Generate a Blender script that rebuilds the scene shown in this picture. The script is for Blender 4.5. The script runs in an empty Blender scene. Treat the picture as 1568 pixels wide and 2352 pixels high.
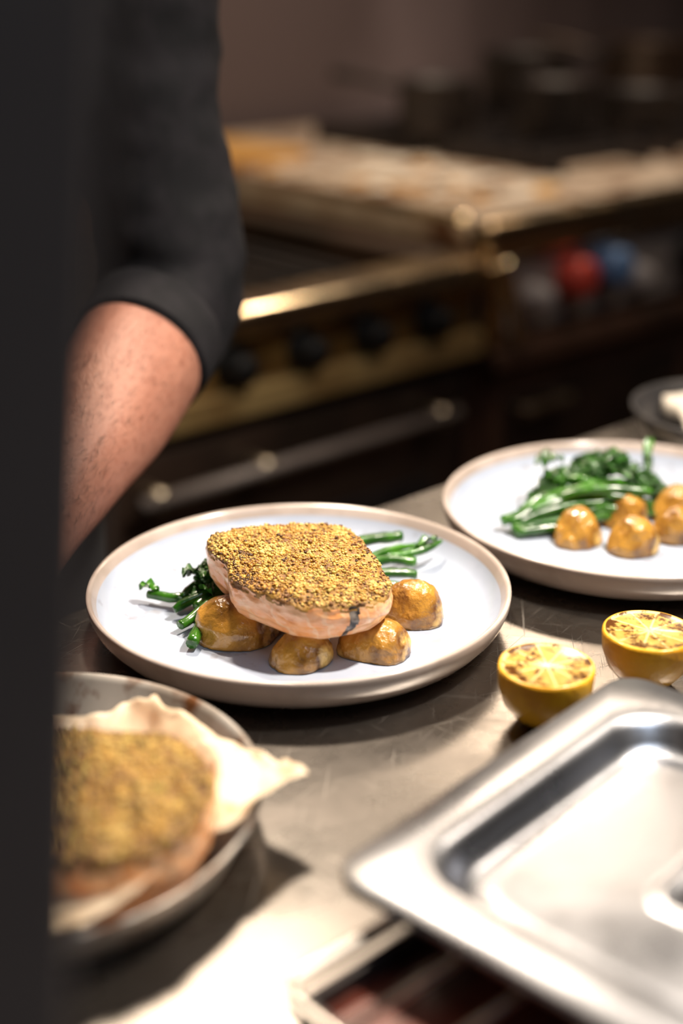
import bpy, bmesh, math, random
from mathutils import Vector, Matrix, noise
random.seed(7)
A=math.radians(42); CA,SA=math.cos(A),math.sin(A)
CZ=0.90   # counter height
def W(x,y,z=0.0):
    return Vector((x*CA+y*SA, -x*SA+y*CA, z))
# ------------------------------------------------------------ materials
def M(name, base, rough=.5, metal=0, col2=None, scale=10, detail=5, ramp=(.4,.6), bump=0, bscale=60,
      coat=0, sss=0, stretch=None, rough2=None, col3=None, ramp3=(.6,.7), scale3=20, spec=.5, bdist=.002):
    m=bpy.data.materials.new(name); m.use_nodes=True
    nt=m.node_tree; N=nt.nodes; L=nt.links
    b=N['Principled BSDF']
    b.inputs['Roughness'].default_value=rough; b.inputs['Metallic'].default_value=metal
    b.inputs['Coat Weight'].default_value=coat; b.inputs['Coat Roughness'].default_value=.12
    b.inputs['Specular IOR Level'].default_value=spec
    if sss:
        b.inputs['Subsurface Weight'].default_value=sss
        b.inputs['Subsurface Radius'].default_value=(.6,.3,.15); b.inputs['Subsurface Scale'].default_value=.01
    tc=N.new('ShaderNodeTexCoord'); mp=N.new('ShaderNodeMapping'); L.new(tc.outputs['Object'],mp.inputs['Vector'])
    if stretch: mp.inputs['Scale'].default_value=stretch
    def nz(sc,det):
        n=N.new('ShaderNodeTexNoise'); n.inputs['Scale'].default_value=sc; n.inputs['Detail'].default_value=det
        L.new(mp.outputs['Vector'],n.inputs['Vector']); return n
    def rmp(src,a,c):
        r=N.new('ShaderNodeMapRange'); r.inputs['From Min'].default_value=a; r.inputs['From Max'].default_value=c
        L.new(src,r.inputs['Value']); return r.outputs['Result']
    def mix(f,a,c):
        x=N.new('ShaderNodeMix'); x.data_type='RGBA'
        L.new(f,x.inputs['Factor'])
        for k,v in ((6,a),(7,c)):
            if isinstance(v,tuple): x.inputs[k].default_value=(*v,1)
            else: L.new(v,x.inputs[k])
        return x.outputs[2]
    cur=tuple(base)
    if col2 or rough2 is not None:
        f=rmp(nz(scale,detail).outputs['Fac'],*ramp)
        if col2: cur=mix(f,cur,tuple(col2))
        if rough2 is not None:
            rr=N.new('ShaderNodeMapRange'); rr.inputs['To Min'].default_value=rough; rr.inputs['To Max'].default_value=rough2
            L.new(f,rr.inputs['Value']); L.new(rr.outputs['Result'],b.inputs['Roughness'])
    if col3:
        f=rmp(nz(scale3,4).outputs['Fac'],*ramp3); cur=mix(f,cur,tuple(col3))
    if isinstance(cur,tuple): b.inputs['Base Color'].default_value=(*cur,1)
    else: L.new(cur,b.inputs['Base Color'])
    if bump:
        bn=N.new('ShaderNodeBump'); bn.inputs['Strength'].default_value=bump; bn.inputs['Distance'].default_value=bdist
        L.new(nz(bscale,5).outputs['Fac'],bn.inputs['Height']); L.new(bn.outputs['Normal'],b.inputs['Normal'])
    return m
def steel_scratched(name, base, base2, r0, r1):
    m=bpy.data.materials.new(name); m.use_nodes=True
    nt=m.node_tree; N=nt.nodes; L=nt.links; b=N['Principled BSDF']
    b.inputs['Metallic'].default_value=1
    tc=N.new('ShaderNodeTexCoord'); prev=None
    for i,(ang,sx,sy) in enumerate(((20,12,800),(83,26,1100),(137,16,700),(-15,24,1000),(52,9,750))):
        mp=N.new('ShaderNodeMapping'); mp.inputs['Rotation'].default_value=(0,0,math.radians(ang)); 
        mp2=N.new('ShaderNodeMapping'); mp2.inputs['Scale'].default_value=(sx,sy,1)
        L.new(tc.outputs['Object'],mp.inputs['Vector']); L.new(mp.outputs['Vector'],mp2.inputs['Vector'])
        n=N.new('ShaderNodeTexNoise'); n.inputs['Scale'].default_value=1; n.inputs['Detail'].default_value=1
        n.inputs['Distortion'].default_value=.3
        L.new(mp2.outputs['Vector'],n.inputs['Vector'])
        r=N.new('ShaderNodeMapRange'); r.inputs['From Min'].default_value=.70; r.inputs['From Max'].default_value=.84
        L.new(n.outputs['Fac'],r.inputs['Value'])
        if prev is None: prev=r.outputs['Result']
        else:
            mx=N.new('ShaderNodeMath'); mx.operation='MAXIMUM'; L.new(prev,mx.inputs[0]); L.new(r.outputs['Result'],mx.inputs[1]); prev=mx.outputs[0]
    big=N.new('ShaderNodeTexNoise'); big.inputs['Scale'].default_value=11; big.inputs['Detail'].default_value=8; big.inputs['Roughness'].default_value=.65
    L.new(tc.outputs['Object'],big.inputs['Vector'])
    rr=N.new('ShaderNodeMapRange'); rr.inputs['From Min'].default_value=.35; rr.inputs['From Max'].default_value=.65
    rr.inputs['To Min'].default_value=r0; rr.inputs['To Max'].default_value=r1
    L.new(big.outputs['Fac'],rr.inputs['Value'])
    cm=N.new('ShaderNodeMapRange'); cm.inputs['From Min'].default_value=.38; cm.inputs['From Max'].default_value=.62; L.new(big.outputs['Fac'],cm.inputs['Value'])
    cx_=N.new('ShaderNodeMix'); cx_.data_type='RGBA'; L.new(cm.outputs['Result'],cx_.inputs['Factor']); cx_.inputs[6].default_value=(*base,1); cx_.inputs[7].default_value=(*base2,1)
    L.new(cx_.outputs[2],b.inputs['Base Color'])
    ad=N.new('ShaderNodeMath'); ad.operation='MULTIPLY_ADD'; ad.inputs[1].default_value=.3
    L.new(prev,ad.inputs[0]); L.new(rr.outputs['Result'],ad.inputs[2]); L.new(ad.outputs[0],b.inputs['Roughness'])
    bn=N.new('ShaderNodeBump'); bn.inputs['Strength'].default_value=.12; bn.inputs['Distance'].default_value=.0002
    L.new(prev,bn.inputs['Height']); L.new(bn.outputs['Normal'],b.inputs['Normal'])
    return m
m_counter=steel_scratched('brushed_steel_counter',(.27,.25,.23),(.20,.18,.165),.20,.33)
m_lid=M('lid_steel',(.50,.51,.55),.26,1,rough2=.34,scale=12,bump=.05,bscale=200)
m_steel=M('range_steel',(.66,.55,.40),.28,1,rough2=.42,scale=8,stretch=(1,1,8))
m_rail=M('polished_rail',(.85,.70,.48),.20,1,rough2=.32,scale=14,col2=(.55,.38,.21),ramp=(.45,.7))
m_brass=M('greasy_steel',(.40,.23,.07),.35,.35,col2=(.14,.075,.024),scale=12,ramp=(.38,.62))
m_brass2=M('greasy_steel_trim',(.62,.44,.19),.32,.4,col2=(.34,.21,.08),scale=9,ramp=(.4,.65))
m_dark=M('dark_enamel',(.030,.020,.015),.4,.2,col2=(.06,.036,.026),scale=6)
m_black=M('cast_iron',(.012,.011,.014),.55,.2,col2=(.026,.020,.020),scale=20)
m_knob=M('knob_black',(.010,.009,.009),.5)
m_brown=M('brown_panel',(.16,.085,.055),.4,.3,col2=(.08,.048,.034),scale=5)
m_griddle=M('griddle_top',(.62,.48,.37),.36,.4,col2=(.84,.72,.60),scale=9,ramp=(.4,.62),col3=(.20,.09,.045),scale3=16,ramp3=(.52,.66))
m_wall=M('wall_paint',(.12,.095,.09),.6,0,col2=(.09,.07,.07),scale=3,bump=.1)
m_wall_b=M('wall_steel',(.25,.20,.215),.5,.1,col2=(.13,.10,.105),scale=2,stretch=(1,1,.3))
m_fascia=M('fascia_grey',(.46,.41,.38),.4,.2,col2=(.32,.28,.26),scale=6)
m_hoodm=M('hood_steel',(.30,.25,.225),.45,.2,col2=(.20,.165,.15),scale=6)
m_floor=M('floor_tile',(.03,.024,.021),.45,0,col2=(.045,.036,.03),scale=8,bump=.1)
m_ceil=M('ceiling_paint',(.30,.28,.27),.8,0,col2=(.27,.25,.24),scale=3)
m_trim=M('trim',(.06,.05,.045),.5,0,col2=(.05,.04,.035),scale=9)
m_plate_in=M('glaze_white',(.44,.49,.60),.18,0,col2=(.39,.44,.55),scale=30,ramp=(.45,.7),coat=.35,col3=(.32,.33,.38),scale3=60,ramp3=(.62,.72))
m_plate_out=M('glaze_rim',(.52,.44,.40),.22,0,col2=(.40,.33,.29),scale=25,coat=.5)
m_potato=M('roast_potato',(.50,.245,.038),.27,0,col2=(.13,.045,.009),scale=34,detail=8,ramp=(.44,.60),bump=1,bscale=95,coat=.6,sss=.02,col3=(.72,.46,.13),scale3=40,ramp3=(.55,.66),bdist=.004)
m_crust=M('crust_base',(.40,.22,.04),.55,0,col2=(.18,.075,.016),scale=120,bump=.8,bscale=380)
m_crumb1=M('crumb_gold',(.60,.34,.06),.5,col2=(.42,.20,.03),scale=120)
m_crumb2=M('crumb_pale',(.66,.46,.14),.5,col2=(.42,.30,.06),scale=120)
m_crumb3=M('crumb_brown',(.20,.08,.015),.5,col2=(.06,.022,.006),scale=90)
def salmon_mat():
    m=M('salmon_flesh',(.88,.38,.14),.28,0,col2=(.90,.52,.29),scale=50,ramp=(.4,.6),bump=.6,bscale=110,coat=.45,sss=.05,stretch=(1,1,1.6),col3=(.66,.24,.05),scale3=80,ramp3=(.58,.74))
    nt=m.node_tree;N=nt.nodes;L=nt.links;b=N['Principled BSDF']
    old=b.inputs['Base Color'].links[0].from_socket
    tc=N.new('ShaderNodeTexCoord'); mp=N.new('ShaderNodeMapping'); mp.inputs['Rotation'].default_value=(.9,.2,.5)
    w=N.new('ShaderNodeTexWave'); w.inputs['Scale'].default_value=34; w.inputs['Distortion'].default_value=6; w.inputs['Detail'].default_value=2; w.inputs['Detail Scale'].default_value=2
    L.new(tc.outputs['Object'],mp.inputs['Vector']); L.new(mp.outputs['Vector'],w.inputs['Vector'])
    r=N.new('ShaderNodeMapRange'); r.inputs['From Min'].default_value=.84; r.inputs['From Max'].default_value=.98; r.inputs['To Max'].default_value=.6; L.new(w.outputs['Fac'],r.inputs['Value'])
    x=N.new('ShaderNodeMix'); x.data_type='RGBA'; L.new(r.outputs['Result'],x.inputs['Factor']); L.new(old,x.inputs[6]); x.inputs[7].default_value=(.92,.62,.38,1)
    L.new(x.outputs[2],b.inputs['Base Color'])
    return m
m_salmon=salmon_mat()
m_skinfish=M('salmon_skin',(.05,.048,.05),.3,.2,col2=(.30,.26,.23),scale=150)
m_green=M('green_stem',(.050,.185,.012),.24,0,col2=(.014,.070,.005),scale=45,ramp=(.4,.6),coat=.35,bump=.3,bscale=150)
m_leaf=M('green_floret',(.028,.13,.008),.30,0,col2=(.008,.045,.004),scale=120,coat=.25,bump=.5,bscale=400)
m_parch=M('parchment',(.72,.55,.37),.5,0,col2=(.80,.66,.49),scale=14,bump=.3,bscale=60,col3=(.42,.20,.06),scale3=30,ramp3=(.57,.74))
m_enamel=M('pan_enamel',(.60,.55,.50),.32,.5,col2=(.44,.37,.31),scale=30,col3=(.20,.08,.03),scale3=45,ramp3=(.52,.66))
m_cloth=M('black_cloth',(.009,.009,.011),.85,0,col2=(.014,.013,.016),scale=40,bump=.3,bscale=900,spec=.2)
m_trous=M('trouser_cloth',(.02,.02,.024),.9,0,col2=(.028,.028,.03),scale=40)
m_skin=M('skin',(.42,.195,.135),.48,0,col2=(.34,.145,.10),scale=16,ramp=(.35,.65),bump=.35,bscale=420,sss=.06,col3=(.30,.12,.08),scale3=150,ramp3=(.50,.72),spec=.35)
m_hair=M('hair',(.03,.018,.012),.6,0,col2=(.05,.03,.018),scale=80,bump=.5,bscale=200)
m_post=M('post_paint',(.125,.10,.09),.65,0,col2=(.15,.12,.108),scale=5)
m_wire=M('chrome_wire',(.80,.75,.70),.28,1)
m_traydark=M('tray_glaze',(.14,.026,.013),.35,.1,col2=(.06,.016,.009),scale=18)
m_red=M('knob_red',(.85,.10,.07),.4); m_blue=M('knob_blue',(.17,.32,.62),.4); m_white=M('white_plastic',(.65,.60,.58),.45)
m_bowl=M('bowl_dark',(.045,.043,.045),.3,.2,col2=(.07,.065,.065),scale=30)
m_napkin=M('napkin',(.80,.74,.66),.8,0,col2=(.74,.68,.6),scale=12,bump=.3,bscale=80)
m_wood=M('wood_board',(.62,.36,.10),.5,0,col2=(.46,.23,.06),scale=8,stretch=(1,8,1))
m_lampshade=M('lamp_shade',(.25,.18,.12),.35,1)
m_rind=M('lemon_rind',(.78,.43,.025),.30,0,col2=(.62,.29,.012),scale=40,bump=.35,bscale=260,coat=.35,sss=.05)
m_eye=M('eye',(.8,.78,.75),.2); m_lip=M('lip',(.36,.13,.10),.5)
def lemon_face():
    m=bpy.data.materials.new('lemon_cut'); m.use_nodes=True
    nt=m.node_tree; N=nt.nodes; L=nt.links; b=N['Principled BSDF']; b.inputs['Roughness'].default_value=.28
    b.inputs['Coat Weight'].default_value=.3
    tc=N.new('ShaderNodeTexCoord'); sx=N.new('ShaderNodeSeparateXYZ'); L.new(tc.outputs['Object'],sx.inputs[0])
    def ma(op,a,c=None,d=None):
        n=N.new('ShaderNodeMath'); n.operation=op
        for i,v in enumerate((a,c,d)):
            if v is None: continue
            if isinstance(v,(int,float)): n.inputs[i].default_value=v
            else: L.new(v,n.inputs[i])
        return n.outputs[0]
    an=ma('ARCTAN2',sx.outputs[1],sx.outputs[0]); k=ma('MULTIPLY',an,10/(2*math.pi)); 
    pp=ma('PINGPONG',k,.5)
    r=ma('SQRT',ma('ADD',ma('MULTIPLY',sx.outputs[0],sx.outputs[0]),ma('MULTIPLY',sx.outputs[1],sx.outputs[1])))
    w=ma('DIVIDE',.0010,ma('MAXIMUM',r,.001))
    memb=ma('LESS_THAN',pp,w)
    rim=ma('GREATER_THAN',r,.0235); core=ma('LESS_THAN',r,.0020)
    f=ma('MAXIMUM',ma('MAXIMUM',memb,rim),core)
    nz=N.new('ShaderNodeTexNoise'); nz.inputs['Scale'].default_value=140; L.new(tc.outputs['Object'],nz.inputs['Vector'])
    pulp=N.new('ShaderNodeMix'); pulp.data_type='RGBA'; pulp.inputs[6].default_value=(.46,.24,.035,1); pulp.inputs[7].default_value=(.68,.46,.14,1)
    L.new(nz.outputs['Fac'],pulp.inputs['Factor'])
    mx=N.new('ShaderNodeMix'); mx.data_type='RGBA'; L.new(f,mx.inputs['Factor']); L.new(pulp.outputs[2],mx.inputs[6]); mx.inputs[7].default_value=(.76,.58,.27,1)
    n2=N.new('ShaderNodeTexNoise'); n2.inputs['Scale'].default_value=130; n2.inputs['Detail'].default_value=8; n2.inputs['Roughness'].default_value=.7; L.new(tc.outputs['Object'],n2.inputs['Vector'])
    edge=N.new('ShaderNodeMapRange'); edge.inputs['From Min'].default_value=.008; edge.inputs['From Max'].default_value=.026; edge.inputs['To Min'].default_value=-.01; edge.inputs['To Max'].default_value=.08; L.new(r,edge.inputs['Value'])
    sm=ma('ADD',n2.outputs['Fac'],edge.outputs['Result'])
    ch=N.new('ShaderNodeMapRange'); ch.inputs['From Min'].default_value=.51; ch.inputs['From Max'].default_value=.60; L.new(sm,ch.inputs['Value'])
    m2=N.new('ShaderNodeMix'); m2.data_type='RGBA'; L.new(ch.outputs['Result'],m2.inputs['Factor']); L.new(mx.outputs[2],m2.inputs[6]); m2.inputs[7].default_value=(.09,.03,.006,1)
    L.new(m2.outputs[2],b.inputs['Base Color'])
    bn=N.new('ShaderNodeBump'); bn.inputs['Strength'].default_value=.6; bn.inputs['Distance'].default_value=.001
    L.new(f,bn.inputs['Height']); L.new(bn.outputs['Normal'],b.inputs['Normal'])
    return m
m_lemon=lemon_face()
# ------------------------------------------------------------ mesh builder
_ico={}
def ico(sub):
    if sub not in _ico:
        bm=bmesh.new(); bmesh.ops.create_icosphere(bm,subdivisions=sub,radius=1)
        _ico[sub]=([v.co.copy() for v in bm.verts],[tuple(v.index for v in f.verts) for f in bm.faces]); bm.free()
    return _ico[sub]
def cat(pts,n,closed=False):
    out=[];P=[tuple(p) for p in pts];K=len(P)
    segs=K if closed else K-1
    for i in range(segs):
        g=lambda j:P[j%K] if closed else P[max(0,min(K-1,j))]
        p0,p1,p2,p3=g(i-1),g(i),g(i+1),g(i+2)
        for k in range(n):
            t=k/n
            out.append(tuple(.5*((2*b)+(-a+c)*t+(2*a-5*b+4*c-d)*t*t+(-a+3*b-3*c+d)*t**3) for a,b,c,d in zip(p0,p1,p2,p3)))
    if not closed: out.append(P[-1])
    return out
class MB:
    def __init__(s): s.v=[];s.f=[];s.m=[]
    def add(s,V,F,mi=0):
        o=len(s.v); s.v+= [Vector(p) for p in V]
        for i,f in enumerate(F):
            s.f.append(tuple(o+k for k in f)); s.m.append(mi[i] if isinstance(mi,list) else mi)
    def box(s,x0,x1,y0,y1,z0,z1,mi=0):
        V=[(x,y,z) for x in (x0,x1) for y in (y0,y1) for z in (z0,z1)]
        s.add(V,[(0,1,3,2),(4,6,7,5),(0,4,5,1),(2,3,7,6),(0,2,6,4),(1,5,7,3)],mi)
    def lathe(s,prof,c=(0,0,0),seg=64,mi=0,axis='z',wob=0):
        V=[];F=[];ms=[]
        for (r,z) in prof:
            for i in range(seg):
                a=2*math.pi*i/seg
                rr=r*(1+wob*noise.noise(Vector((math.cos(a)*1.5,math.sin(a)*1.5,z*20))))
                p=(rr*math.cos(a),rr*math.sin(a),z)
                if axis=='y': p=(p[0],p[2],p[1])
                V.append((p[0]+c[0],p[1]+c[1],p[2]+c[2]))
        for k in range(len(prof)-1):
            for i in range(seg):
                j=(i+1)%seg; q=(k*seg+i,k*seg+j,(k+1)*seg+j,(k+1)*seg+i)
                F.append(q if axis=='z' else q[::-1]); ms.append(mi[k] if isinstance(mi,list) else mi)
        s.add(V,F,ms)
    def tube(s,pts,rad,seg=12,mi=0,n=6,up=(0,0,1),cap=True,disp=None):
        data=[]
        for p,r in zip(pts,rad):
            if not isinstance(r,(tuple,list)): r=(r,r)
            data.append((*p,*r))
        d=cat(data,n) if n>1 else data
        P=[Vector(q[:3]) for q in d]; V=[];F=[]
        upv=Vector(up); prev=None
        for i,p in enumerate(P):
            t=(P[min(i+1,len(P)-1)]-P[max(i-1,0)])
            t=t.normalized() if t.length>1e-9 else Vector((0,0,1))
            ref=prev if prev is not None else (upv if abs(t.dot(upv))<.95 else Vector((1,0,0)))
            b=(ref-t*ref.dot(t)).normalized(); prev=b
            sd=t.cross(b)
            for k in range(seg):
                a=2*math.pi*k/seg
                q=p+sd*(math.cos(a)*d[i][3])+b*(math.sin(a)*d[i][4])
                if disp: q=q+disp(q,(q-p).normalized(),i/(len(P)-1))
                V.append(q)
        for i in range(len(P)-1):
            for k in range(seg):
                j=(k+1)%seg; F.append((i*seg+k,i*seg+j,(i+1)*seg+j,(i+1)*seg+k))
        if cap:
            V.append(P[0]); V.append(P[-1]); o=len(V)
            for k in range(seg):
                j=(k+1)%seg; F.append((o-2,j,k)); F.append((o-1,(len(P)-1)*seg+k,(len(P)-1)*seg+j))
        s.add(V,F,mi)
    def blob(s,c,r,mi=0,sub=2,nz=0,ns=20,rot=0,zmin=None):
        V0,F0=ico(sub); c=Vector(c)
        if not isinstance(r,(tuple,list)): r=(r,r,r)
        off=Vector((random.random()*9,random.random()*9,0)) if nz else Vector((0,0,0))
        V=[]
        for p in V0:
            q=Vector((p.x*r[0],p.y*r[1],p.z*r[2]))
            if nz: q=q*(1+nz*noise.noise(q*ns+off))
            if rot: q=Matrix.Rotation(rot,3,'Z')@q
            if zmin is not None and q.z<zmin: q.z=zmin
            V.append(c+q)
        s.add(V,F0,mi)
    def build(s,name,mats,smooth=True,bevel=0,sub=0,parent=None,origin=None,old=False,remesh=0,sm=0):
        o=Vector(origin) if origin is not None else Vector((0,0,0))
        if old:
            s.v=[W(*p) for p in s.v]
            if origin is not None: o=W(*o)
        me=bpy.data.meshes.new(name); me.from_pydata([p-o for p in s.v],[],s.f)
        for m in mats: me.materials.append(m)
        me.polygons.foreach_set('material_index',s.m)
        me.polygons.foreach_set('use_smooth',[smooth]*len(s.f)); me.update()
        ob=bpy.data.objects.new(name,me); bpy.context.scene.collection.objects.link(ob); ob.location=o
        if parent:
            ob.parent=parent; ob.location=o-parent.location
        if remesh:
            md=ob.modifiers.new('r','REMESH'); md.mode='VOXEL'; md.voxel_size=remesh; md.use_smooth_shade=True
            if sm:
                md=ob.modifiers.new('s','SMOOTH'); md.factor=.5; md.iterations=sm
        if bevel:
            md=ob.modifiers.new('b','BEVEL'); md.width=bevel; md.segments=3; md.limit_method='ANGLE'; md.angle_limit=math.radians(40)
        if sub:
            md=ob.modifiers.new('ss','SUBSURF'); md.levels=sub; md.render_levels=sub
        return ob
def empty(name,loc=(0,0,0)):
    e=bpy.data.objects.new(name,None); bpy.context.scene.collection.objects.link(e); e.location=loc; e.empty_display_size=.1; return e
def bx(name,x0,x1,y0,y1,z0,z1,mat,bevel=0,parent=None):
    b=MB(); b.box(x0,x1,y0,y1,z0,z1); return b.build(name,[mat],smooth=False,bevel=bevel,parent=parent)
# ------------------------------------------------------------ room
X0,X1,Y0,Y1,H=-2.2,3.8,-2.2,2.45,2.7
bx('floor',X0,X1,Y0,Y1,-.1,0,m_floor)
bx('ceiling',X0,X1,Y0,Y1,H,H+.1,m_ceil)
bx('wall_back',X0,X1,Y1,Y1+.1,0,H,m_wall_b)
bx('wall_front',X0,X1,Y0-.1,Y0,0,H,m_wall)
bx('wall_left',X0-.1,X0,Y0,Y1,0,H,m_wall)
bx('wall_right',X1,X1+.1,Y0,Y1,0,H,m_wall)
bx('baseboard_left',X0,X0+.015,Y0,Y1,0,.1,m_trim); bx('baseboard_right',X1-.015,X1,Y0,Y1,0,.1,m_trim)
bx('baseboard_front',X0+.015,X1-.015,Y0,Y0+.015,0,.1,m_trim)
# ------------------------------------------------------------ counter
c=MB(); c.box(-.9,2.3,-.02,.745,CZ-.04,CZ,0)
ct=empty('kitchen_counter',(.7,.36,0))
c.build('worktop',[m_counter],smooth=False,bevel=.004,parent=ct)
b=MB(); b.box(-.86,2.26,.04,.68,.12,CZ-.04,0)
for i in range(5):
    x=-.84+i*.62; b.box(x,x+.6,.675,.695,.16,.83,0); b.box(x+.25,x+.35,.695,.72,.74,.76,1)
b.build('cabinet',[m_brown,m_steel],smooth=False,bevel=.004,parent=ct)
b=MB()
for x in (-.8,.7,2.2):
    for y in (.1,.62): b.lathe([(.0,0),(.025,0),(.025,.12),(0,.12)],(x,y,0),16)
b.build('feet',[m_steel],parent=ct)
# ------------------------------------------------------------ support post on the counter
b=MB()
n0,n1=.262,.322
prof=[(.125,.90),(.174,1.30),(.174,2.7)]
V=[];F=[]
for (u,z) in prof:
    V+=[(.03,n0,z),(u,n0,z),(u,n1,z),(.03,n1,z)]
for k in range(2):
    for i in range(4):
        j=(i+1)%4; F.append((k*4+i,k*4+j,(k+1)*4+j,(k+1)*4+i))
F+=[(3,2,1,0),(8,9,10,11)]
b.add(V,F); b.box(.015,.138,.252,.332,.9,.906)
b.build('support_post',[m_post],smooth=False,bevel=.010)
# ------------------------------------------------------------ left range
rg=empty('cooking_range',(.8,1.7,0))
b=MB(); b.box(.1,1.455,1.36,2.12,.10,.84,0); b.box(.1,1.455,2.0,2.12,.84,1.0,0)
b.box(1.40,1.455,1.38,2.0,.84,.90,0); b.box(.1,.15,1.38,2.0,.84,.90,0)
b.build('body',[m_dark],smooth=False,bevel=.004,parent=rg)
b=MB(); b.box(.1,1.455,1.30,1.39,.862,.902,0); b.build('front_rail',[m_rail],smooth=True,bevel=.017,parent=rg)
b=MB(); b.box(.1,1.455,1.335,1.362,.80,.862,0); b.box(.1,1.455,1.315,1.36,.762,.798,1)
b.build('control_panel',[m_brass,m_brass2],smooth=False,bevel=.004,parent=rg)
b=MB()
for i in range(9):
    x=1.362-.1135*i
    b.lathe([(0,-.035),(.017,-.035),(.02,-.03),(.021,-.008),(.027,-.006),(.027,0)],(x,1.335,.826),24,0,'y'); b.box(x-.003,x+.003,1.295,1.303,.826-.016,.826+.016,0)
b.build('knobs',[m_knob],parent=rg)
b=MB(); b.box(.14,.76,1.33,1.36,.25,.74,0); b.box(.80,1.43,1.33,1.36,.25,.74,0)
b.box(.2,.7,1.325,1.335,.35,.6,1); b.box(.87,1.37,1.325,1.335,.35,.6,1)
b.build('oven_doors',[m_dark,m_black],smooth=False,bevel=.006,parent=rg)
b=MB()
for x0,x1 in ((.18,.72),(.85,1.38)):
    b.tube([(x0,1.29,.70),(x1,1.29,.70)],[.009,.009],16,1,1)
    for x in (x0+.03,x0+.19,x1-.03): b.tube([(x,1.285,.70),(x,1.335,.70)],[.013,.010],12,0,1)
b.build('oven_handles',[m_steel,m_hoodm],parent=rg)
b=MB()
for i in range(28): 
    x=.17+i*.044; b.box(x,x+.016,1.40,1.98,.846,.868,0)
b.box(.16,1.40,1.40,1.42,.843,.86,0); b.box(.16,1.40,1.96,1.98,.843,.86,0)
b.build('char_grates',[m_black],smooth=False,bevel=.003,parent=rg)
b=MB()
for x in (.16,1.4):
    for y in (1.42,2.05): b.lathe([(0,0),(.025,0),(.025,.1),(0,.1)],(x,y,0),16)
b.build('feet',[m_steel],parent=rg)
# ------------------------------------------------------------ right unit (griddle + burners)
gu=empty('griddle_stove',(2.2,1.8,0))
b=MB(); b.box(1.465,3.1,1.35,2.36,.10,.905,0); b.build('body',[m_brown],smooth=False,bevel=.004,parent=gu)
b=MB(); b.box(1.465,3.1,1.33,2.36,.905,.94,0); b.build('top_plate',[m_griddle],smooth=False,bevel=.005,parent=gu)
b=MB(); b.box(1.465,3.1,1.318,1.37,.885,.944,0); b.box(1.465,1.49,1.37,2.36,.93,.950,0); b.build('front_edge',[m_rail],smooth=True,bevel=.012,parent=gu)
b=MB(); b.box(1.465,3.1,1.335,1.352,.775,.885,0); b.box(1.465,3.1,1.30,1.352,.735,.765,1); b.build('fascia',[m_fascia,m_brown],smooth=False,bevel=.004,parent=gu)
b=MB(); b.box(1.465,1.497,1.312,1.34,.765,.887,0); b.tube([(1.47,1.30,.895),(1.49,1.296,.84),(1.515,1.298,.775)],[.012,.010,.013],12,0,5)
b.build('corner_trim',[m_rail],bevel=.004,parent=gu)
b=MB()
kp=[(0,-.04),(.024,-.04),(.029,-.034),(.031,-.01),(.031,0)]
b.lathe(kp,(1.657,1.335,.842),28,0,'y'); b.lathe(kp,(1.742,1.335,.846),28,1,'y'); b.lathe([(0,-.03),(.02,-.03),(.024,0)],(1.815,1.335,.82),28,2,'y'); b.lathe([(0,-.03),(.016,-.03),(.02,0)],(1.58,1.335,.825),28,2,'y')
for x in (1.95,2.06,2.17,2.28): b.lathe(kp,(x,1.335,.835),28,3,'y')
b.build('dials',[m_red,m_blue,m_white,m_knob],parent=gu)
b=MB()
for i in range(3):
    x=1.49+i*.53; b.box(x,x+.50,1.335,1.352,.15,.715,0); b.box(x+.03,x+.47,1.33,1.337,.18,.68,1)
    b.tube([(x+.05,1.31,.66),(x+.16,1.31,.66)],[.009,.009],10,2,1); b.tube([(x+.06,1.31,.66),(x+.06,1.335,.66)],[.006,.006],8,2,1); b.tube([(x+.15,1.31,.66),(x+.15,1.335,.66)],[.006,.006],8,2,1)
b.build('doors',[m_brown,m_dark,m_steel],smooth=False,bevel=.003,parent=gu)
b=MB()
for gx in (2.00,2.32,2.64,2.94):
    for gy in (1.68,2.02):
        for k in range(5):
            y=gy-.13+k*.065; b.box(gx-.13,gx+.13,y-.006,y+.006,.955,.972,0)
        for k in range(2):
            x=gx-.12+k*.24; b.box(x-.006,x+.006,gy-.14,gy+.14,.94,.972,0)
        b.lathe([(.06,0),(.06,.012),(0,.014)],(gx,gy,.94),20,0)
b.build('burner_grates',[m_black],smooth=False,parent=gu)
b=MB()
for x in (1.53,3.03):
    for y in (1.45,2.28): b.lathe([(0,0),(.025,0),(.025,.1),(0,.1)],(x,y,0),16)
b.build('feet',[m_steel],parent=gu)
def pot(name,x,y,r,h,mat,z=.9725,ang=0):
    b=MB(); b.lathe([(0,0),(r*.95,0),(r,.008),(r,h),(r+.004,h+.002),(r-.002,h),(r-.004,.01),(0,.008)],(x,y,z),40,0)
    ca,sa=math.cos(ang),math.sin(ang)
    b.tube([(x+ca*r*.98,y+sa*r*.98,z+h*.8),(x+ca*(r+.07),y+sa*(r+.07),z+h*.95),(x+ca*(r+.15),y+sa*(r+.15),z+h*1.02)],[.007,.009,.010],10,0,4)
    b.build(name,[mat])
pot('saucepan',1.95,1.90,.072,.095,m_black,ang=1.9); pot('saucepan',2.09,1.74,.068,.095,m_black,ang=.9); pot('saucepan',2.26,1.68,.07,.075,m_black,ang=-.6)
pot('saucepan',2.33,2.02,.09,.12,m_black,ang=-.3); pot('saucepan',2.64,1.95,.10,.13,m_dark,ang=2.0)
b=MB(); b.box(1.51,1.70,1.98,2.32,.9405,.958,0); b.build('chopping_board',[m_wood],smooth=False,bevel=.004)
b=MB()
for k in range(46):
    x=random.uniform(1.55,1.80); y=random.uniform(1.42,1.93); r=random.uniform(.012,.03)
    b.blob((x,y,.9405+.004),(r,r*random.uniform(.5,1),.006),random.choice((0,0,1)),2,nz=.5,ns=60,rot=random.random()*3)
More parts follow.
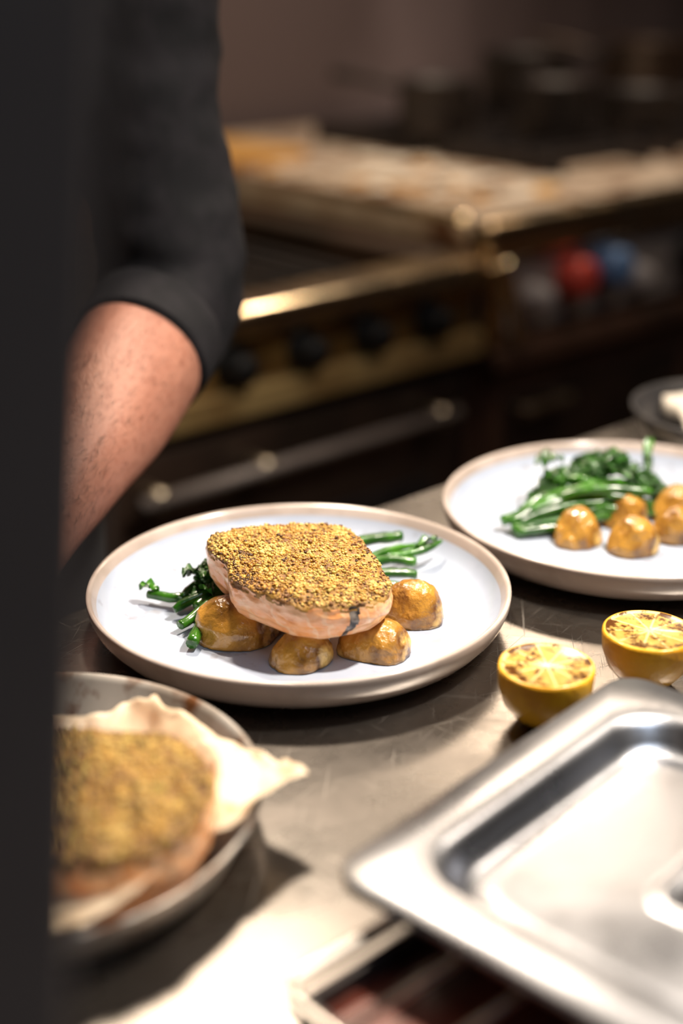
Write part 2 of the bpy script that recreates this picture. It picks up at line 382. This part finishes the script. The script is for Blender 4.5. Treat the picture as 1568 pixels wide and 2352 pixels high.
b.build('frying_scraps',[m_napkin,m_wood])
# hood
hd=empty('extractor_hood',(1.5,1.85,2.3))
b=MB(); V=[(.0,1.22,1.98),(3.2,1.22,1.98),(3.2,2.44,1.98),(.0,2.44,1.98),(.0,1.22,2.08),(3.2,1.22,2.08),(3.2,2.44,2.08),(.0,2.44,2.08),(.5,1.8,2.69),(2.7,1.8,2.69),(2.7,2.44,2.69),(.5,2.44,2.69)]
b.add(V,[(0,1,2,3)[::-1],(0,4,5,1)[::-1],(1,5,6,2)[::-1],(2,6,7,3)[::-1],(3,7,4,0)[::-1],(4,8,9,5)[::-1],(5,9,10,6)[::-1],(6,10,11,7)[::-1],(7,11,8,4)[::-1]])
b.build('canopy',[m_hoodm],smooth=False,parent=hd)
# ------------------------------------------------------------ plates
def plate(name,x,y,r=.135):
    s=r/.135
    pr=[(0,.0075),(.095,.0075),(.110,.0082),(.118,.0105),(.124,.0150),(.1285,.0215),(.1310,.0265),(.1325,.0280),(.1345,.0280),(.1350,.0265),(.1345,.022),(.1315,.0145),(.1255,.0075),(.116,.003),(.1,.0015),(.095,0),(.090,.0),(.088,.003),(0,.003)]
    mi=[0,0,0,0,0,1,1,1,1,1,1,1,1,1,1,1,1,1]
    b=MB(); b.lathe([(a*s,z) for a,z in pr],(x,y,CZ+.0005),128,mi)
    return b.build(name,[m_plate_in,m_plate_out],old=True,origin=(x,y,CZ))
plate('dinner_plate',-.027,.826); plate('dinner_plate',.209,.966)
PZ=CZ+.008
def potato(x,y,r,h,rot=0,e=1.12,z=PZ):
    b=MB(); V0,F0=ico(5); V=[]; off=Vector((x*90,y*77,3))
    tx=.3*noise.noise(off+Vector((3,0,0))); ty=.3*noise.noise(off+Vector((0,7,0)))
    for p in V0:
        q=Vector((p.x*r*e,p.y*r,max(p.z,-.02)*h))
        k=1+.20*noise.noise(q*42+off)+.06*noise.noise(q*130+off)+.04*abs(noise.noise(q*300+off))
        if p.z<0: k*=1-.12*min(1,-p.z*3)
        q=Vector((q.x*k+tx*q.z,q.y*k+ty*q.z,q.z*k)); q=Matrix.Rotation(rot,3,'Z')@q; V.append((x+q.x,y+q.y,z+.0006+max(q.z,0)))
    b.add(V,F0); return b.build('roast_potato_half',[m_potato],old=True,origin=(x,y,z))
for a in [(-.064,.790,.0225,.0255,.2,1.15),(-.0245,.757,.0180,.0235,.4,1.08),(.020,.770,.0185,.022,-.5,1.22),(.044,.814,.0170,.0245,-.3,1.22),
          (-.03,.812,.018,.019,0),(-.056,.842,.016,.019,0),(.0,.846,.016,.019,0),
          (.1695,.9375,.0165,.023,.3,1.12),(.2045,.9235,.0170,.023,.1,1.1),(.2075,.973,.0165,.025,0,1.1),(.241,.945,.0165,.024,0,1.1),(.2475,.986,.0165,.024,.3,1.1)]:
    potato(*a)
# ------------------------------------------------------------ salmon
def salmon(name,pts,zt,zb,tilt=(0,0),skin=None,crumbs=3600,bscale=.90):
    lp=cat(pts,18,True); N=len(lp); cx=sum(p[0] for p in lp)/N; cy=sum(p[1] for p in lp)/N
    def top(x,y,f):
        p=Vector((x,y,0))
        return zt+.0035*(1-f**2)-.002*f**8+tilt[0]*(x-cx)+tilt[1]*(y-cy)+.0026*noise.noise(p*45)+.0018*noise.noise(p*170)+.0014*noise.noise(p*420)
    K=60; V=[(cx,cy,top(cx,cy,0))];F=[];ms=[]
    for k in range(1,K+1):
        f=k/K
        for i in range(N):
            e=1+.02*noise.noise(Vector((lp[i][0]*120,lp[i][1]*120,5)))
            x=cx+(lp[i][0]-cx)*f*e; y=cy+(lp[i][1]-cy)*f*e; V.append((x,y,top(x,y,f)))
    S=18
    for j in range(1,S+1):
        t=j/S
        for i in range(N):
            sc=1+.025*math.sin(math.pi*min(1,t*1.3))*(1 if t<.77 else 0)
            if t>.4: sc-= (1-bscale)*((t-.4)/.6)**2
            x=cx+(lp[i][0]-cx)*sc; y=cy+(lp[i][1]-cy)*sc
            n=noise.noise(Vector((lp[i][0]*40,lp[i][1]*40,t*2)))*.0018+.0011*noise.noise(Vector((x*120,y*120,t*8)))
            l=math.hypot(x-cx,y-cy); x+=(x-cx)/l*n; y+=(y-cy)/l*n
            z0=top(cx+(lp[i][0]-cx),cy+(lp[i][1]-cy),1)
            V.append((x,y,z0+(zb-z0)*t+.0018*noise.noise(Vector((x*30,y*30,9)))*(t)))
    for i in range(N):
        j=(i+1)%N; F.append((0,1+i,1+j)); ms.append(0)
    R=K+S
    for k in range(R-1):
        for i in range(N):
            j=(i+1)%N; F.append((1+k*N+i,1+(k+1)*N+i,1+(k+1)*N+j,1+k*N+j))
            mi=0 if k<K else 1
            if k>=K:
                an=math.degrees(math.atan2(lp[i][1]-cy,lp[i][0]-cx))
                if skin and abs(an-skin+ (k-K)*.15)<2.6-.06*(k-K): mi=2
                if k<K+2 and noise.noise(Vector((lp[i][0]*160,lp[i][1]*160,k)))>.0: mi=0
            ms.append(mi)
    V.append((cx,cy,zb)); 
    for i in range(N):
        j=(i+1)%N; F.append((len(V)-1,1+(R-1)*N+j,1+(R-1)*N+i)); ms.append(1)
    b=MB(); b.add(V,F,ms)
    for q in range(crumbs):
        i=random.randrange(N); f=math.sqrt(random.random())*.995
        x=cx+(lp[i][0]-cx)*f; y=cy+(lp[i][1]-cy)*f
        g=noise.noise(Vector((x*45,y*45,2))); edge=f>.88
        u_=random.random()
        r=random.uniform(.0004,.0008) if u_<.80 else (random.uniform(.0008,.0012) if u_<.98 else random.uniform(.0012,.0017))
        rnd=random.random()+g*.9
        mi=3 if rnd<.5 else 4
        if random.random()<.08+(.30 if edge else 0)+(.25 if g<-.20 else 0): mi=5
        b.blob((x,y,top(x,y,min(f,1))+r*.1),(r*random.uniform(.9,1.3),r*random.uniform(.9,1.2),r*random.uniform(.7,1)),mi,1,nz=.7,ns=900,rot=random.random()*3)
    return b.build(name,[m_crust,m_salmon,m_skinfish,m_crumb1,m_crumb2,m_crumb3],old=True,origin=(cx,cy,zb))
salmon('salmon_fillet',[(-.0845,.8330),(-.0744,.8485),(-.0466,.8583),(-.0068,.857),(.0073,.8495),(.0193,.814),(.0294,.775),(.0232,.7537),(.004,.7449),(-.0211,.743),(-.047,.7588),(-.0652,.776),(-.0705,.7974),(-.0820,.814)],.9548,.9285,tilt=(-.015,.02),skin=-56,crumbs=8000)
salmon('salmon_fillet',[(-.059,.562),(-.075,.598),(-.103,.6085),(-.14,.607),(-.175,.59),(-.185,.555),(-.165,.52),(-.13,.503),(-.095,.503),(-.068,.525)],.950,.914,crumbs=5000,bscale=.92)
# ------------------------------------------------------------ greens
def stem(b,pts,r,tip=True,mi=0):
    b.tube(pts,[r*1.15]+[r]*(len(pts)-2)+[r*(.35 if tip else .9)],10,mi,6,disp=lambda q,d,t:d*.0009*noise.noise(q*150))
def floret(b,c,r,n=60,mi=1):
    b.blob(c,(r*.8,r*.8,r*.65),mi,3,nz=.5,ns=150)
    for k in range(n):
        th=random.random()*2*math.pi; ph=math.acos(random.uniform(-.3,1)); q=random.uniform(.75,1)
        rr=random.uniform(.0010,.0024)
        b.blob((c[0]+r*q*math.sin(ph)*math.cos(th),c[1]+r*q*math.sin(ph)*math.sin(th),max(PZ+.002,c[2]+r*.8*q*math.cos(ph))),(rr,rr,rr*.9),mi,1,nz=.4,ns=400)
def leaf(b,p,d,L,w,mi=1,curl=.004):
    V=[];F=[];d=Vector(d).normalized(); s=d.cross(Vector((0,0,1))).normalized(); n=8; ph=random.random()*6
    for i in range(n+1):
        t=i/n; ww=w*math.sin(math.pi*min(.98,t*.9+.06))**.8
        c=Vector(p)+d*L*t+Vector((0,0,curl*math.sin(t*3)))
        for k in (-1,-.5,0,.5,1):
            V.append(c+s*ww*k+Vector((0,0,.0025*abs(k)+.0018*math.sin(t*14+k*3+ph))))
    for v in V: v.z=max(v.z,PZ+.0015)
    for i in range(n):
        for k in range(4): F.append((i*5+k,i*5+k+1,i*5+k+6,i*5+k+5))
    b.add(V,F,mi); b.add([v-Vector((0,0,.0006)) for v in V],[f[::-1] for f in F],mi)
b=MB()
stem(b,[(-.04,.84,.92),(-.07,.838,.918),(-.092,.834,.915),(-.108,.830,.915),(-.1253,.836,.915)],.0034,False)
stem(b,[(-.05,.86,.922),(-.075,.835,.920),(-.084,.808,.916),(-.0905,.768,.914)],.0042,False)
stem(b,[(-.06,.85,.925),(-.083,.815,.919),(-.094,.800,.915),(-.100,.792,.914)],.0034,False)
stem(b,[(-.05,.83,.918),(-.078,.812,.914),(-.086,.782,.914)],.0040,False)
stem(b,[(-.05,.845,.93),(-.085,.845,.924),(-.103,.824,.917)],.0034,False)
stem(b,[(-.05,.835,.925),(-.080,.825,.920),(-.092,.812,.917)],.0038,False)
stem(b,[(-.05,.84,.925),(-.078,.828,.923),(-.096,.818,.919),(-.106,.812,.915)],.0032,False)
for k in range(12): leaf(b,(-.096+random.uniform(0,.026),.825+random.uniform(0,.03),.916+random.uniform(0,.014)),(random.uniform(-1,.6),random.uniform(-1,.8),random.uniform(-.2,.4)),random.uniform(.012,.020),.0045)
leaf(b,(-.118,.834,.916),(-1,.3,.1),.014,.004,0); floret(b,(-.084,.842,.925),.013,90); floret(b,(-.074,.858,.926),.013,80)
stem(b,[(-.02,.86,.92),(.02,.880,.921),(.045,.886,.921),(.060,.894,.923),(.069,.900,.925)],.0032)
stem(b,[(-.02,.87,.925),(.015,.893,.928),(.041,.905,.926)],.0042,False)
stem(b,[(.0,.85,.92),(.028,.874,.922),(.050,.880,.918)],.0036,False)
stem(b,[(.0,.84,.918),(.033,.848,.916),(.057,.848,.912)],.0028)
stem(b,[(.0,.85,.92),(.030,.862,.918),(.050,.866,.915)],.0036,False)
stem(b,[(.0,.86,.92),(.030,.884,.924),(.055,.900,.922)],.0030)
leaf(b,(.048,.888,.922),(1,.5,.2),.02,.003,0)
b.build('green_beans',[m_green,m_leaf],old=True,origin=(-.03,.84,PZ))
b=MB()
rs=random.Random(3)
for k in range(32):
    t=k/31; x0=rs.uniform(.116,.152); y0=.932+ (x0-.114)*1.1+rs.uniform(-.004,.012)+.014*t
    x1=rs.uniform(.185,.236); y1=.968+rs.uniform(0,.048)*(.4+.6*t); hh=.001+.026*t*rs.uniform(.6,1)
    z=PZ+.004+hh; w1=rs.uniform(-.008,.008)
    stem(b,[(x0,y0,PZ+.004+hh*.3),(x0*.65+x1*.35+w1,y0*.65+y1*.35+.003-w1,z),(x0*.3+x1*.7,y0*.3+y1*.7,z+.003),(x1,y1,z)],rs.uniform(.0024,.0038),rs.random()<.4)
for (x,y,z,r) in [(.150,.988,.921,.012),(.160,1.0,.926,.013),(.172,1.008,.930,.014),(.19,1.015,.936,.016),(.206,1.012,.941,.013),(.228,1.002,.928,.013),(.242,.992,.921,.011),(.238,1.008,.920,.011)]:
    floret(b,(x,y,z),r,110)
for k in range(14): leaf(b,(random.uniform(.145,.235),random.uniform(.985,1.015),random.uniform(.926,.944)),(random.uniform(-1,1),random.uniform(-.6,.8),random.uniform(-.2,.5)),random.uniform(.012,.020),.004,random.choice((0,1)))
b.build('broccolini',[m_green,m_leaf],old=True,origin=(.18,.99,PZ))
# ------------------------------------------------------------ lemons
def lemon(x,y,r,h,rot):
    b=MB()
    pr=[(0,.0),(r*.35,.0005),(r*.62,.004),(r*.85,.012),(r*.97,.022),(r,h-.002),(r*.985,h),(r*.93,h+.0005),(r*.90,h-.0004),(0,h-.0002)]
    b.lathe(pr,(x,y,CZ+.0006),64,[0,0,0,0,0,0,0,1,1],wob=.03)
    o=b.build('grilled_lemon_half',[m_rind,m_lemon],old=True,origin=(x,y,CZ)); o.rotation_euler.z=rot
lemon(.114,.700,.0272,.035,.3); lemon(.180,.745,.0272,.034,1.1)
# ------------------------------------------------------------ pan with parchment
px,py=-.158,.588
b=MB(); r=.118
b.lathe([(0,.004),(r*.86,.004),(r*.90,.007),(r*.975,.024),(r,.027),(r+.002,.0265),(r*.99,.022),(r*.92,.004),(r*.88,0),(0,0)],(px,py,CZ+.0006),96,0)
b.build('round_baking_pan',[m_enamel],old=True,origin=(px,py,CZ))
def bil(c,s,t): return [c[0][k]*(1-s)*(1-t)+c[1][k]*s*(1-t)+c[2][k]*s*t+c[3][k]*(1-s)*t for k in range(2)]
b=MB(); V=[];F=[];n=60; C=[(-.235,.60),(-.098,.662),(-.018,.590),(-.115,.468)]
for j in range(n+1):
    for i in range(n+1):
        s,t=i/n,j/n; x,y=bil(C,s,t); 
        e=max(abs(s-.5),abs(t-.5))*2; rr=math.hypot(x-px,y-py)
        z=CZ+.0075+.026*max(0,e-.55)/.45+.008*noise.noise(Vector((x*45,y*45,1)))*e+.005*abs(noise.noise(Vector((x*90,y*60,6))))*e
        if rr>.095: z=max(z,CZ+.032+.004*noise.noise(Vector((x*60,y*60,2))))
        V.append((x+.005*noise.noise(Vector((x*60,y*60,4)))*e,y+.005*noise.noise(Vector((x*60,y*60,8)))*e,z))
for j in range(n):
    for i in range(n): a=j*(n+1)+i; F.append((a,a+1,a+n+2,a+n+1))
b.add(V,F); o=b.build('parchment_paper',[m_parch],old=True); md=o.modifiers.new('so','SOLIDIFY'); md.thickness=.0005
# ------------------------------------------------------------ dark bowl with napkin
bxx,byy=.335,1.166
b=MB(); b.lathe([(0,.006),(.05,.006),(.068,.012),(.080,.032),(.083,.036),(.0855,.036),(.084,.030),(.072,.010),(.055,0),(0,0)],(bxx,byy,CZ+.0006),72,0)
b.build('serving_bowl',[m_bowl],old=True,origin=(bxx,byy,CZ))
b=MB()
V=[];F=[];n=24
for j in range(n+1):
    for i in range(n+1):
        s,t=i/n-.5,j/n-.5; x=bxx+.002+s*.10;y=byy+.0+t*.10
        V.append((x,y,CZ+.033+.012*noise.noise(Vector((x*35,y*35,3)))+.018*max(0,.3-abs(s+t*.4))))
for j in range(n):
    for i in range(n): a=j*(n+1)+i; F.append((a,a+1,a+n+2,a+n+1))
b.add(V,F); o=b.build('napkin',[m_napkin],old=True); md=o.modifiers.new('so','SOLIDIFY'); md.thickness=.014; md.offset=-1
# ------------------------------------------------------------ dark tray, wire rack, lid
b=MB()
tu0,tu1,tn0,tn1=.292,.66,.03,.352
b.box(tu0,tu1,tn0,tn1,CZ+.0005,CZ+.004,0)
for (a0,a1,c0,c1) in ((tu0,tu1,tn0,tn0+.004),(tu0,tu1,tn1-.004,tn1),(tu0,tu0+.004,tn0,tn1),(tu1-.004,tu1,tn0,tn1)): b.box(a0,a1,c0,c1,CZ+.004,CZ+.014,1)
b.build('roasting_tray',[m_traydark,m_black],smooth=False)
b=MB(); rz=CZ+.0185
fr=[(tu0-.006,tn0-.004),(tu1+.004,tn0-.004),(tu1+.004,tn1+.005),(tu0-.006,tn1+.005)]
fr3=cat([(x,y,rz) for x,y in [ (fr[0][0]+.01,fr[0][1]),(fr[1][0]-.01,fr[1][1]),(fr[1][0],fr[1][1]+.01),(fr[2][0],fr[2][1]-.01),(fr[2][0]-.01,fr[2][1]),(fr[3][0]+.01,fr[3][1]),(fr[3][0],fr[3][1]-.01),(fr[0][0],fr[0][1]+.01)]],1,True)
fr3.append(fr3[0]); b.tube(fr3,[.0036]*len(fr3),10,0,1,cap=False)
k=tn0+.012
while k<tn1:
    b.tube([(fr[0][0],k,rz),(fr[1][0],k,rz)],[.0021,.0021],8,0,1); k+=.031
for x in (tu0+.11,tu0+.26): b.tube([(x,fr[0][1],rz-.0035),(x,fr[2][1],rz-.0035)],[.0022,.0022],8,0,1)
for x in (fr[0][0]+.0,fr[1][0]):
    for y in (fr[0][1]+.02,fr[2][1]-.02): b.tube([(x,y,rz),(x,y,CZ+.001)],[.0028,.0028],8,0,1)
b.build('wire_rack',[m_wire])
LA=math.radians(48-42); da=Vector((math.cos(LA),math.sin(LA),0)); dc=Vector((math.sin(LA),-math.cos(LA),0))
a0=W(-.0073,.5105); Lw,Ll=.242,.285; lc=a0+da*(Lw/2)+dc*(Ll/2)
def rrect(hx,hy,r,seg=10):
    pts=[]
    for cx,cy,a in ((hx-r,hy-r,0),(-hx+r,hy-r,90),(-hx+r,-hy+r,180),(hx-r,-hy+r,270)):
        for i in range(seg+1):
            t=math.radians(a+90*i/seg); pts.append((cx+r*math.cos(t),cy+r*math.sin(t)))
    return pts
lz=CZ+.0375; zb=CZ+.0225
ringsL=[(0,.018,lz-.005),(0,.018,lz-.001),(.0012,.017,lz),(.024,.026,lz+.0004),(.027,.028,lz-.0005),(.030,.028,lz-.004),(.033,.028,lz-.010),(.036,.027,zb+.0008),(.040,.026,zb),(.045,.024,zb+.0010),(.050,.022,zb+.0012)]
b=MB(); V=[];F=[];n=44
for ins,r,z in ringsL:
    for (x,y) in rrect(Lw/2-ins,Ll/2-ins,r): 
        q=lc+da*x-dc*y; V.append((q.x,q.y,z))
for k in range(len(ringsL)-1):
    for i in range(n): j=(i+1)%n; F.append((k*n+i,k*n+j,(k+1)*n+j,(k+1)*n+i))
k0=(len(ringsL)-1)*n; last=[V[k0+i] for i in range(n)]
hc0=lc+dc*.004
def circ(r,z,i):
    p=last[i]; d=Vector((p[0]-hc0.x,p[1]-hc0.y,0)).normalized(); return (hc0.x+d.x*r,hc0.y+d.y*r,z)
zf=zb+.0012
rc=[(.052,zf),(.048,zf+.0004),(.045,zf+.003),(.041,zf+.003),(.037,zf-.0002),(.001,zf-.0004)]
for r,z in rc: V+=[circ(r,z,i) for i in range(n)]
for k in range(len(rc)):
    for i in range(n):
        j=(i+1)%n; A0=k0+k*n; F.append((A0+i,A0+j,A0+n+j,A0+n+i))
b.add(V,F,[0]*(len(F)-n)+[1]*n)
o=b.build('lid_body',[m_lid,m_bowl]); md=o.modifiers.new('so','SOLIDIFY'); md.thickness=.0012; md.offset=-1
ld=empty('gastronorm_lid',(lc.x,lc.y,lz)); o.parent=ld; o.location=-ld.location
b=MB()
p0=hc0-da*.038; p1=hc0+da*.038
b.tube([(p0.x,p0.y,zf+.003),((p0*.8+p1*.2).x,(p0*.8+p1*.2).y,zf+.016),((p0*.2+p1*.8).x,(p0*.2+p1*.8).y,zf+.016),(p1.x,p1.y,zf+.003)],[(.008,.003)]*4,12,0,8)
b.build('handle',[m_black],parent=ld)
# ------------------------------------------------------------ chef
ch=empty('chef',(.48,1.05,0))
S=W(-.170,1.19,1.335); E=W(-.137,1.112,1.040); Wr=W(-.210,.852,.939)
def wr(q,d,t): return d*(.004*noise.noise(q*14)+.0045*noise.noise(Vector((q.x*10,q.y*10,q.z*45)))+.003*noise.noise(Vector((q.x*30,q.y*30,q.z*90))))
cx=.482
S2=Vector((cx-(S.x-cx),S.y,S.z)); E2=W(-.475,.885,1.06); Wr2=W(-.375,.70,.95)
j=MB()
j.tube([(cx,1.10,.84),(cx,1.10,.95),(cx,1.085,1.08),(cx,1.04,1.22),(cx,1.01,1.32),(cx,.998,1.375),(cx,.985,1.43)],[(.175,.13),(.175,.128),(.158,.118),(.175,.125),(.175,.112),(.12,.085),(.065,.062)],32,0,5,up=(0,1,0),disp=wr)
def sleeve(b,S,E,Wr):
    tm=S.lerp(E,.5); h=E.lerp(Wr,.21); e1=S.lerp(E,.84); o=(E-Wr).normalized()
    out=Vector((1 if S.x>cx else -1,0,0))
    b.tube([S+(Vector((cx,S.y,S.z+.01))-S)*.35,S,S.lerp(E,.3),tm,e1+o*.006+out*.004,E.lerp(Wr,.03)+o*.003,h],[.07,.073,.066,.058,.060,.057,.0525],40,0,7,disp=wr)
    r0=S.lerp(E,.66)
    b.tube([r0+out*.040+Vector((0,-.025,.0)),r0+out*.062+Vector((0,.0,-.010)),r0+out*.045+Vector((0,.03,-.012))],[.006,.014,.006],14,0,5)
sleeve(j,S,E,Wr); sleeve(j,S2,E2,Wr2)
j.build('jacket',[m_cloth],parent=ch,remesh=.005,sm=2)
b=MB()
for S_,E_,W_ in ((S,E,Wr),(S2,E2,Wr2)):
    p=[E_.lerp(W_,t) for t in (.12,.13,.25,.26,.258,.15)]
    b.tube(p,[.0525,.0555,.0555,.0545,.0520,.0510],48,0,3,cap=False,disp=lambda q,d,t:d*.003*noise.noise(q*30))
b.build('rolled_cuffs',[m_cloth],parent=ch)
armr=[(-.02,.045),(.1,.048),(.25,.0515),(.42,.051),(.62,.045),(.85,.035),(1.0,.028)]
def arm(E,Wr,mirror,name,hd):
    b=MB()
    P=lambda t:E.lerp(Wr,t)
    ds=lambda q,d,t:d*.0025*noise.noise(q*16)
    b.tube([P(-.02),P(.1),P(.25),P(.42),P(.62),P(.85),P(1.0),Wr+hd*.02],[.045,.048,.0515,.051,.045,.035,(.031,.025),(.032,.021)],32,0,6,disp=ds)
    up=Vector((0,0,1)); sd=hd.cross(up).normalized()*(1 if mirror else -1)
    up=sd.cross(hd) if mirror else hd.cross(sd); 
    if up.z<0: up=-up
    b.tube([Wr,Wr+hd*.03-up*.002,Wr+hd*.06-up*.004,Wr+hd*.088-up*.006],[(.029,.020),(.037,.017),(.042,.0155),(.040,.012)],20,0,5,up=tuple(up))
    base=Wr+hd*.084-up*.006
    for k,(L,off) in enumerate(((.068,.030),(.077,.0105),(.072,-.0095),(.056,-.029))):
        d=(hd+sd*off*4).normalized(); p0=base+sd*off-d*.015-(hd*abs(k-1.2)*.004)
        p1=p0+d*(.015+L*.45)+up*.004; p2=p1+(d*.9-up*.45).normalized()*L*.33; p3=p2+(d*.7-up*.75).normalized()*L*.30
        r=.0088-.0006*k
        b.tube([p0,p0+d*.015+up*.003,p1,p2,p3],[r*1.05,r*1.08,r,r*.92,r*.72],12,0,4)
        b.blob(p3,(r*.72,)*3,0,2); b.blob(p1,(r*1.03,)*3,0,2)
    t0=Wr+hd*.022+sd*.018-up*.003; t1=t0+(hd*.7+sd*.8-up*.1).normalized()*.04; t2=t1+(hd+sd*.35-up*.15).normalized()*.032; t3=t2+(hd*1+sd*.05-up*.25).normalized()*.026
    b.tube([t0,t1,t2,t3],[.015,.0125,.0105,.008],12,0,5); b.blob(t3,(.008,)*3,0,2)
    b.build(name,[m_skin],parent=ch,remesh=.003,sm=3)
    hb=MB(); ax=(Wr-E).normalized(); rr_=random.Random(5); s1=ax.cross(Vector((0,0,1))).normalized(); s2=s1.cross(ax)
    for q in range(1600):
        t=rr_.uniform(.27,.95); a=rr_.uniform(0,2*math.pi)
        for (ta,ra),(tb,rb) in zip(armr,armr[1:]):
            if ta<=t<=tb: rad=ra+(rb-ra)*(t-ta)/(tb-ta)
        d=s1*math.cos(a)+s2*math.sin(a); tg=ax.cross(d)
        p=P(t)+d*rad; p=p+ds(p,d,0)-d*.0004
        q1=p+d*.0014+ax*.004+tg*rr_.uniform(-.001,.003); q2=q1+d*.0006+ax*.004+tg*rr_.uniform(-.001,.003)
        w=tg*.00013
        hb.add([p-w,p+w,q1+w*.8,q1-w*.8,q2],[(0,1,2,3),(3,2,4)])
    hb.build(name+'_hair',[m_hair],parent=ch)
hdL=(W(-.240,.770,.925)-Wr).normalized(); hdR=(W(-.335,.60,.93)-Wr2).normalized()
arm(E,Wr,True,'left_arm',hdL); arm(E2,Wr2,False,'right_arm',hdR)
b=MB(); hc=Vector((cx,.935,1.565))
b.tube([(cx,.995,1.36),(cx,.975,1.44),(cx,.955,1.51)],[.058,.054,.055],20,0,4)
b.blob(hc,(.076,.095,.105),0,4); b.blob(hc+Vector((0,-.035,-.055)),(.055,.058,.058),0,3); b.blob(hc+Vector((0,-.065,-.098)),(.026,.022,.018),0,3)
b.tube([hc+Vector((0,-.088,.02)),hc+Vector((0,-.104,-.012)),hc+Vector((0,-.112,-.030))],[.007,.010,.014],12,0,4)
for s in (-1,1):
    b.blob(hc+Vector((s*.078,.005,-.01)),(.010,.020,.032),0,3); b.blob(hc+Vector((s*.012,-.100,-.032)),(.008,.009,.007),0,2)
    b.blob(hc+Vector((s*.032,-.088,.022)),(.022,.010,.007),0,3)
b.build('head',[m_skin],parent=ch,remesh=.004,sm=2)
b=MB()
for s in (-1,1):
    b.blob(hc+Vector((s*.031,-.080,.004)),(.012,.012,.009),0,3); b.blob(hc+Vector((s*.031,-.0905,.003)),(.005,.003,.005),1,2)
    b.tube([hc+Vector((s*.014,-.098,.026)),hc+Vector((s*.032,-.097,.031)),hc+Vector((s*.050,-.085,.024))],[.003,.004,.002],8,1,4)
b.tube([hc+Vector((-.024,-.085,-.062)),hc+Vector((0,-.097,-.059)),hc+Vector((.024,-.085,-.062))],[.002,.006,.002],10,2,5)
b.build('face_details',[m_eye,m_hair,m_lip],parent=ch)
b=MB(); b.blob(hc+Vector((0,.018,.032)),(.084,.094,.088),0,4,nz=.05,ns=60); b.build('hair',[m_hair],parent=ch)
b=MB()
b.tube([(cx,1.10,.98),(cx,1.10,.86),(cx,1.10,.80)],[(.165,.12),(.17,.125),(.15,.11)],28,0,4,up=(0,1,0))
for s in (-1,1):
    b.tube([(cx+s*.085,1.10,.90),(cx+s*.095,1.10,.70),(cx+s*.105,1.085,.48),(cx+s*.11,1.10,.25),(cx+s*.115,1.11,.06)],[.095,.088,.066,.060,.058],24,0,5)
b.build('trousers',[m_trous],parent=ch,remesh=.009,sm=2)
b=MB()
for s in (-1,1):
    x=cx+s*.12; b.tube([(x,1.15,.045),(x,1.10,.05),(x,1.02,.042),(x,.93,.034),(x,.905,.030)],[(.034,.04),(.040,.049),(.044,.041),(.042,.032),(.025,.022)],20,0,5)
b.build('shoes',[m_knob],parent=ch)
# ------------------------------------------------------------ lights
def pend(name,x,y,z,watts,col,size,target,spread=130):
    e=empty(name,(x,y,z))
    b=MB(); b.lathe([(.02,.20),(.03,.19),(.05,.14),(.13,.0),(.133,.0),(.055,.145),(.02,.21)],(x,y,z),40,0); b.tube([(x,y,z+.2),(x,y,H-.01)],[.004,.004],8,0,1); b.lathe([(0,H-.02-z),(.05,H-.02-z),(.05,H-.001-z)],(x,y,z),24,0)
    b.build('shade',[m_lampshade],parent=e)
    l=bpy.data.lights.new(name+'_bulb','AREA'); l.shape='DISK'; l.size=size; l.energy=watts; l.color=col; l.spread=math.radians(spread)
    o=bpy.data.objects.new('bulb',l); bpy.context.scene.collection.objects.link(o)
    o.parent=e; o.location=(0,0,.02); d=Vector(target)-Vector((x,y,z+.02)); o.rotation_euler=d.to_track_quat('-Z','Y').to_euler()
def area(name,loc,target,w,h,watts,col,spread=160,parent=None):
    l=bpy.data.lights.new(name,'AREA'); l.shape='RECTANGLE'; l.size=w; l.size_y=h; l.energy=watts; l.color=col; l.spread=math.radians(spread)
    o=bpy.data.objects.new(name,l); bpy.context.scene.collection.objects.link(o); o.location=loc
    d=Vector(target)-Vector(loc); o.rotation_euler=d.to_track_quat('-Z','Y').to_euler()
    if parent: o.parent=parent; o.location=Vector(loc)-parent.location
p=W(-.11,1.28); pend('heat_lamp',p.x,p.y,1.80,4.0,(1,.84,.66),.09,(*W(0,.78)[:2],.9),100)
p=W(.50,.78); pend('heat_lamp',p.x,p.y,1.90,6.0,(1,.89,.75),.08,(*W(.06,.78)[:2],.9),85)
area('hood_light_left',(.75,1.62,1.96),(.9,1.7,.9),.22,.12,5,(1,.76,.46),parent=hd)
area('hood_light_right',(2.0,1.7,1.96),(1.9,1.7,.9),.6,.14,10,(1,.80,.60),parent=hd)
def ceil_fill_panel(loc,w,h,watts,col):
    e=empty('ceiling_fill_light',loc)
    b=MB(); x,y,z=loc; b.box(x-w/2-.02,x+w/2+.02,y-h/2-.02,y+h/2+.02,z+.005,z+.04,0); b.build('housing',[m_white],smooth=False,parent=e)
    area('panel',(x,y,z),(x,y,0),w,h,watts,col,parent=e)
ceil_fill_panel((.6,-.5,2.655),.9,.6,6.5,(.68,.82,1)); ceil_fill_panel((1.7,.35,2.655),.6,.6,6.5,(1,.80,.62))  # second, warm panel is an added fill lamp to brighten the range fascias
w=bpy.data.worlds.new('w'); bpy.context.scene.world=w; w.use_nodes=True; w.node_tree.nodes['Background'].inputs[0].default_value=(.02,.018,.018,1)
# ------------------------------------------------------------ camera
cd=bpy.data.cameras.new('camera'); cam=bpy.data.objects.new('camera',cd); bpy.context.scene.collection.objects.link(cam)
cam.location=(0,0,1.31); cam.rotation_euler=(math.radians(68),0,-A); cd.lens=50; cd.sensor_width=36; cd.clip_start=.02
cd.dof.use_dof=True; cd.dof.focus_distance=.87; cd.dof.aperture_fstop=2.0
bpy.context.scene.camera=cam
bpy.context.scene.view_settings.view_transform='Standard'
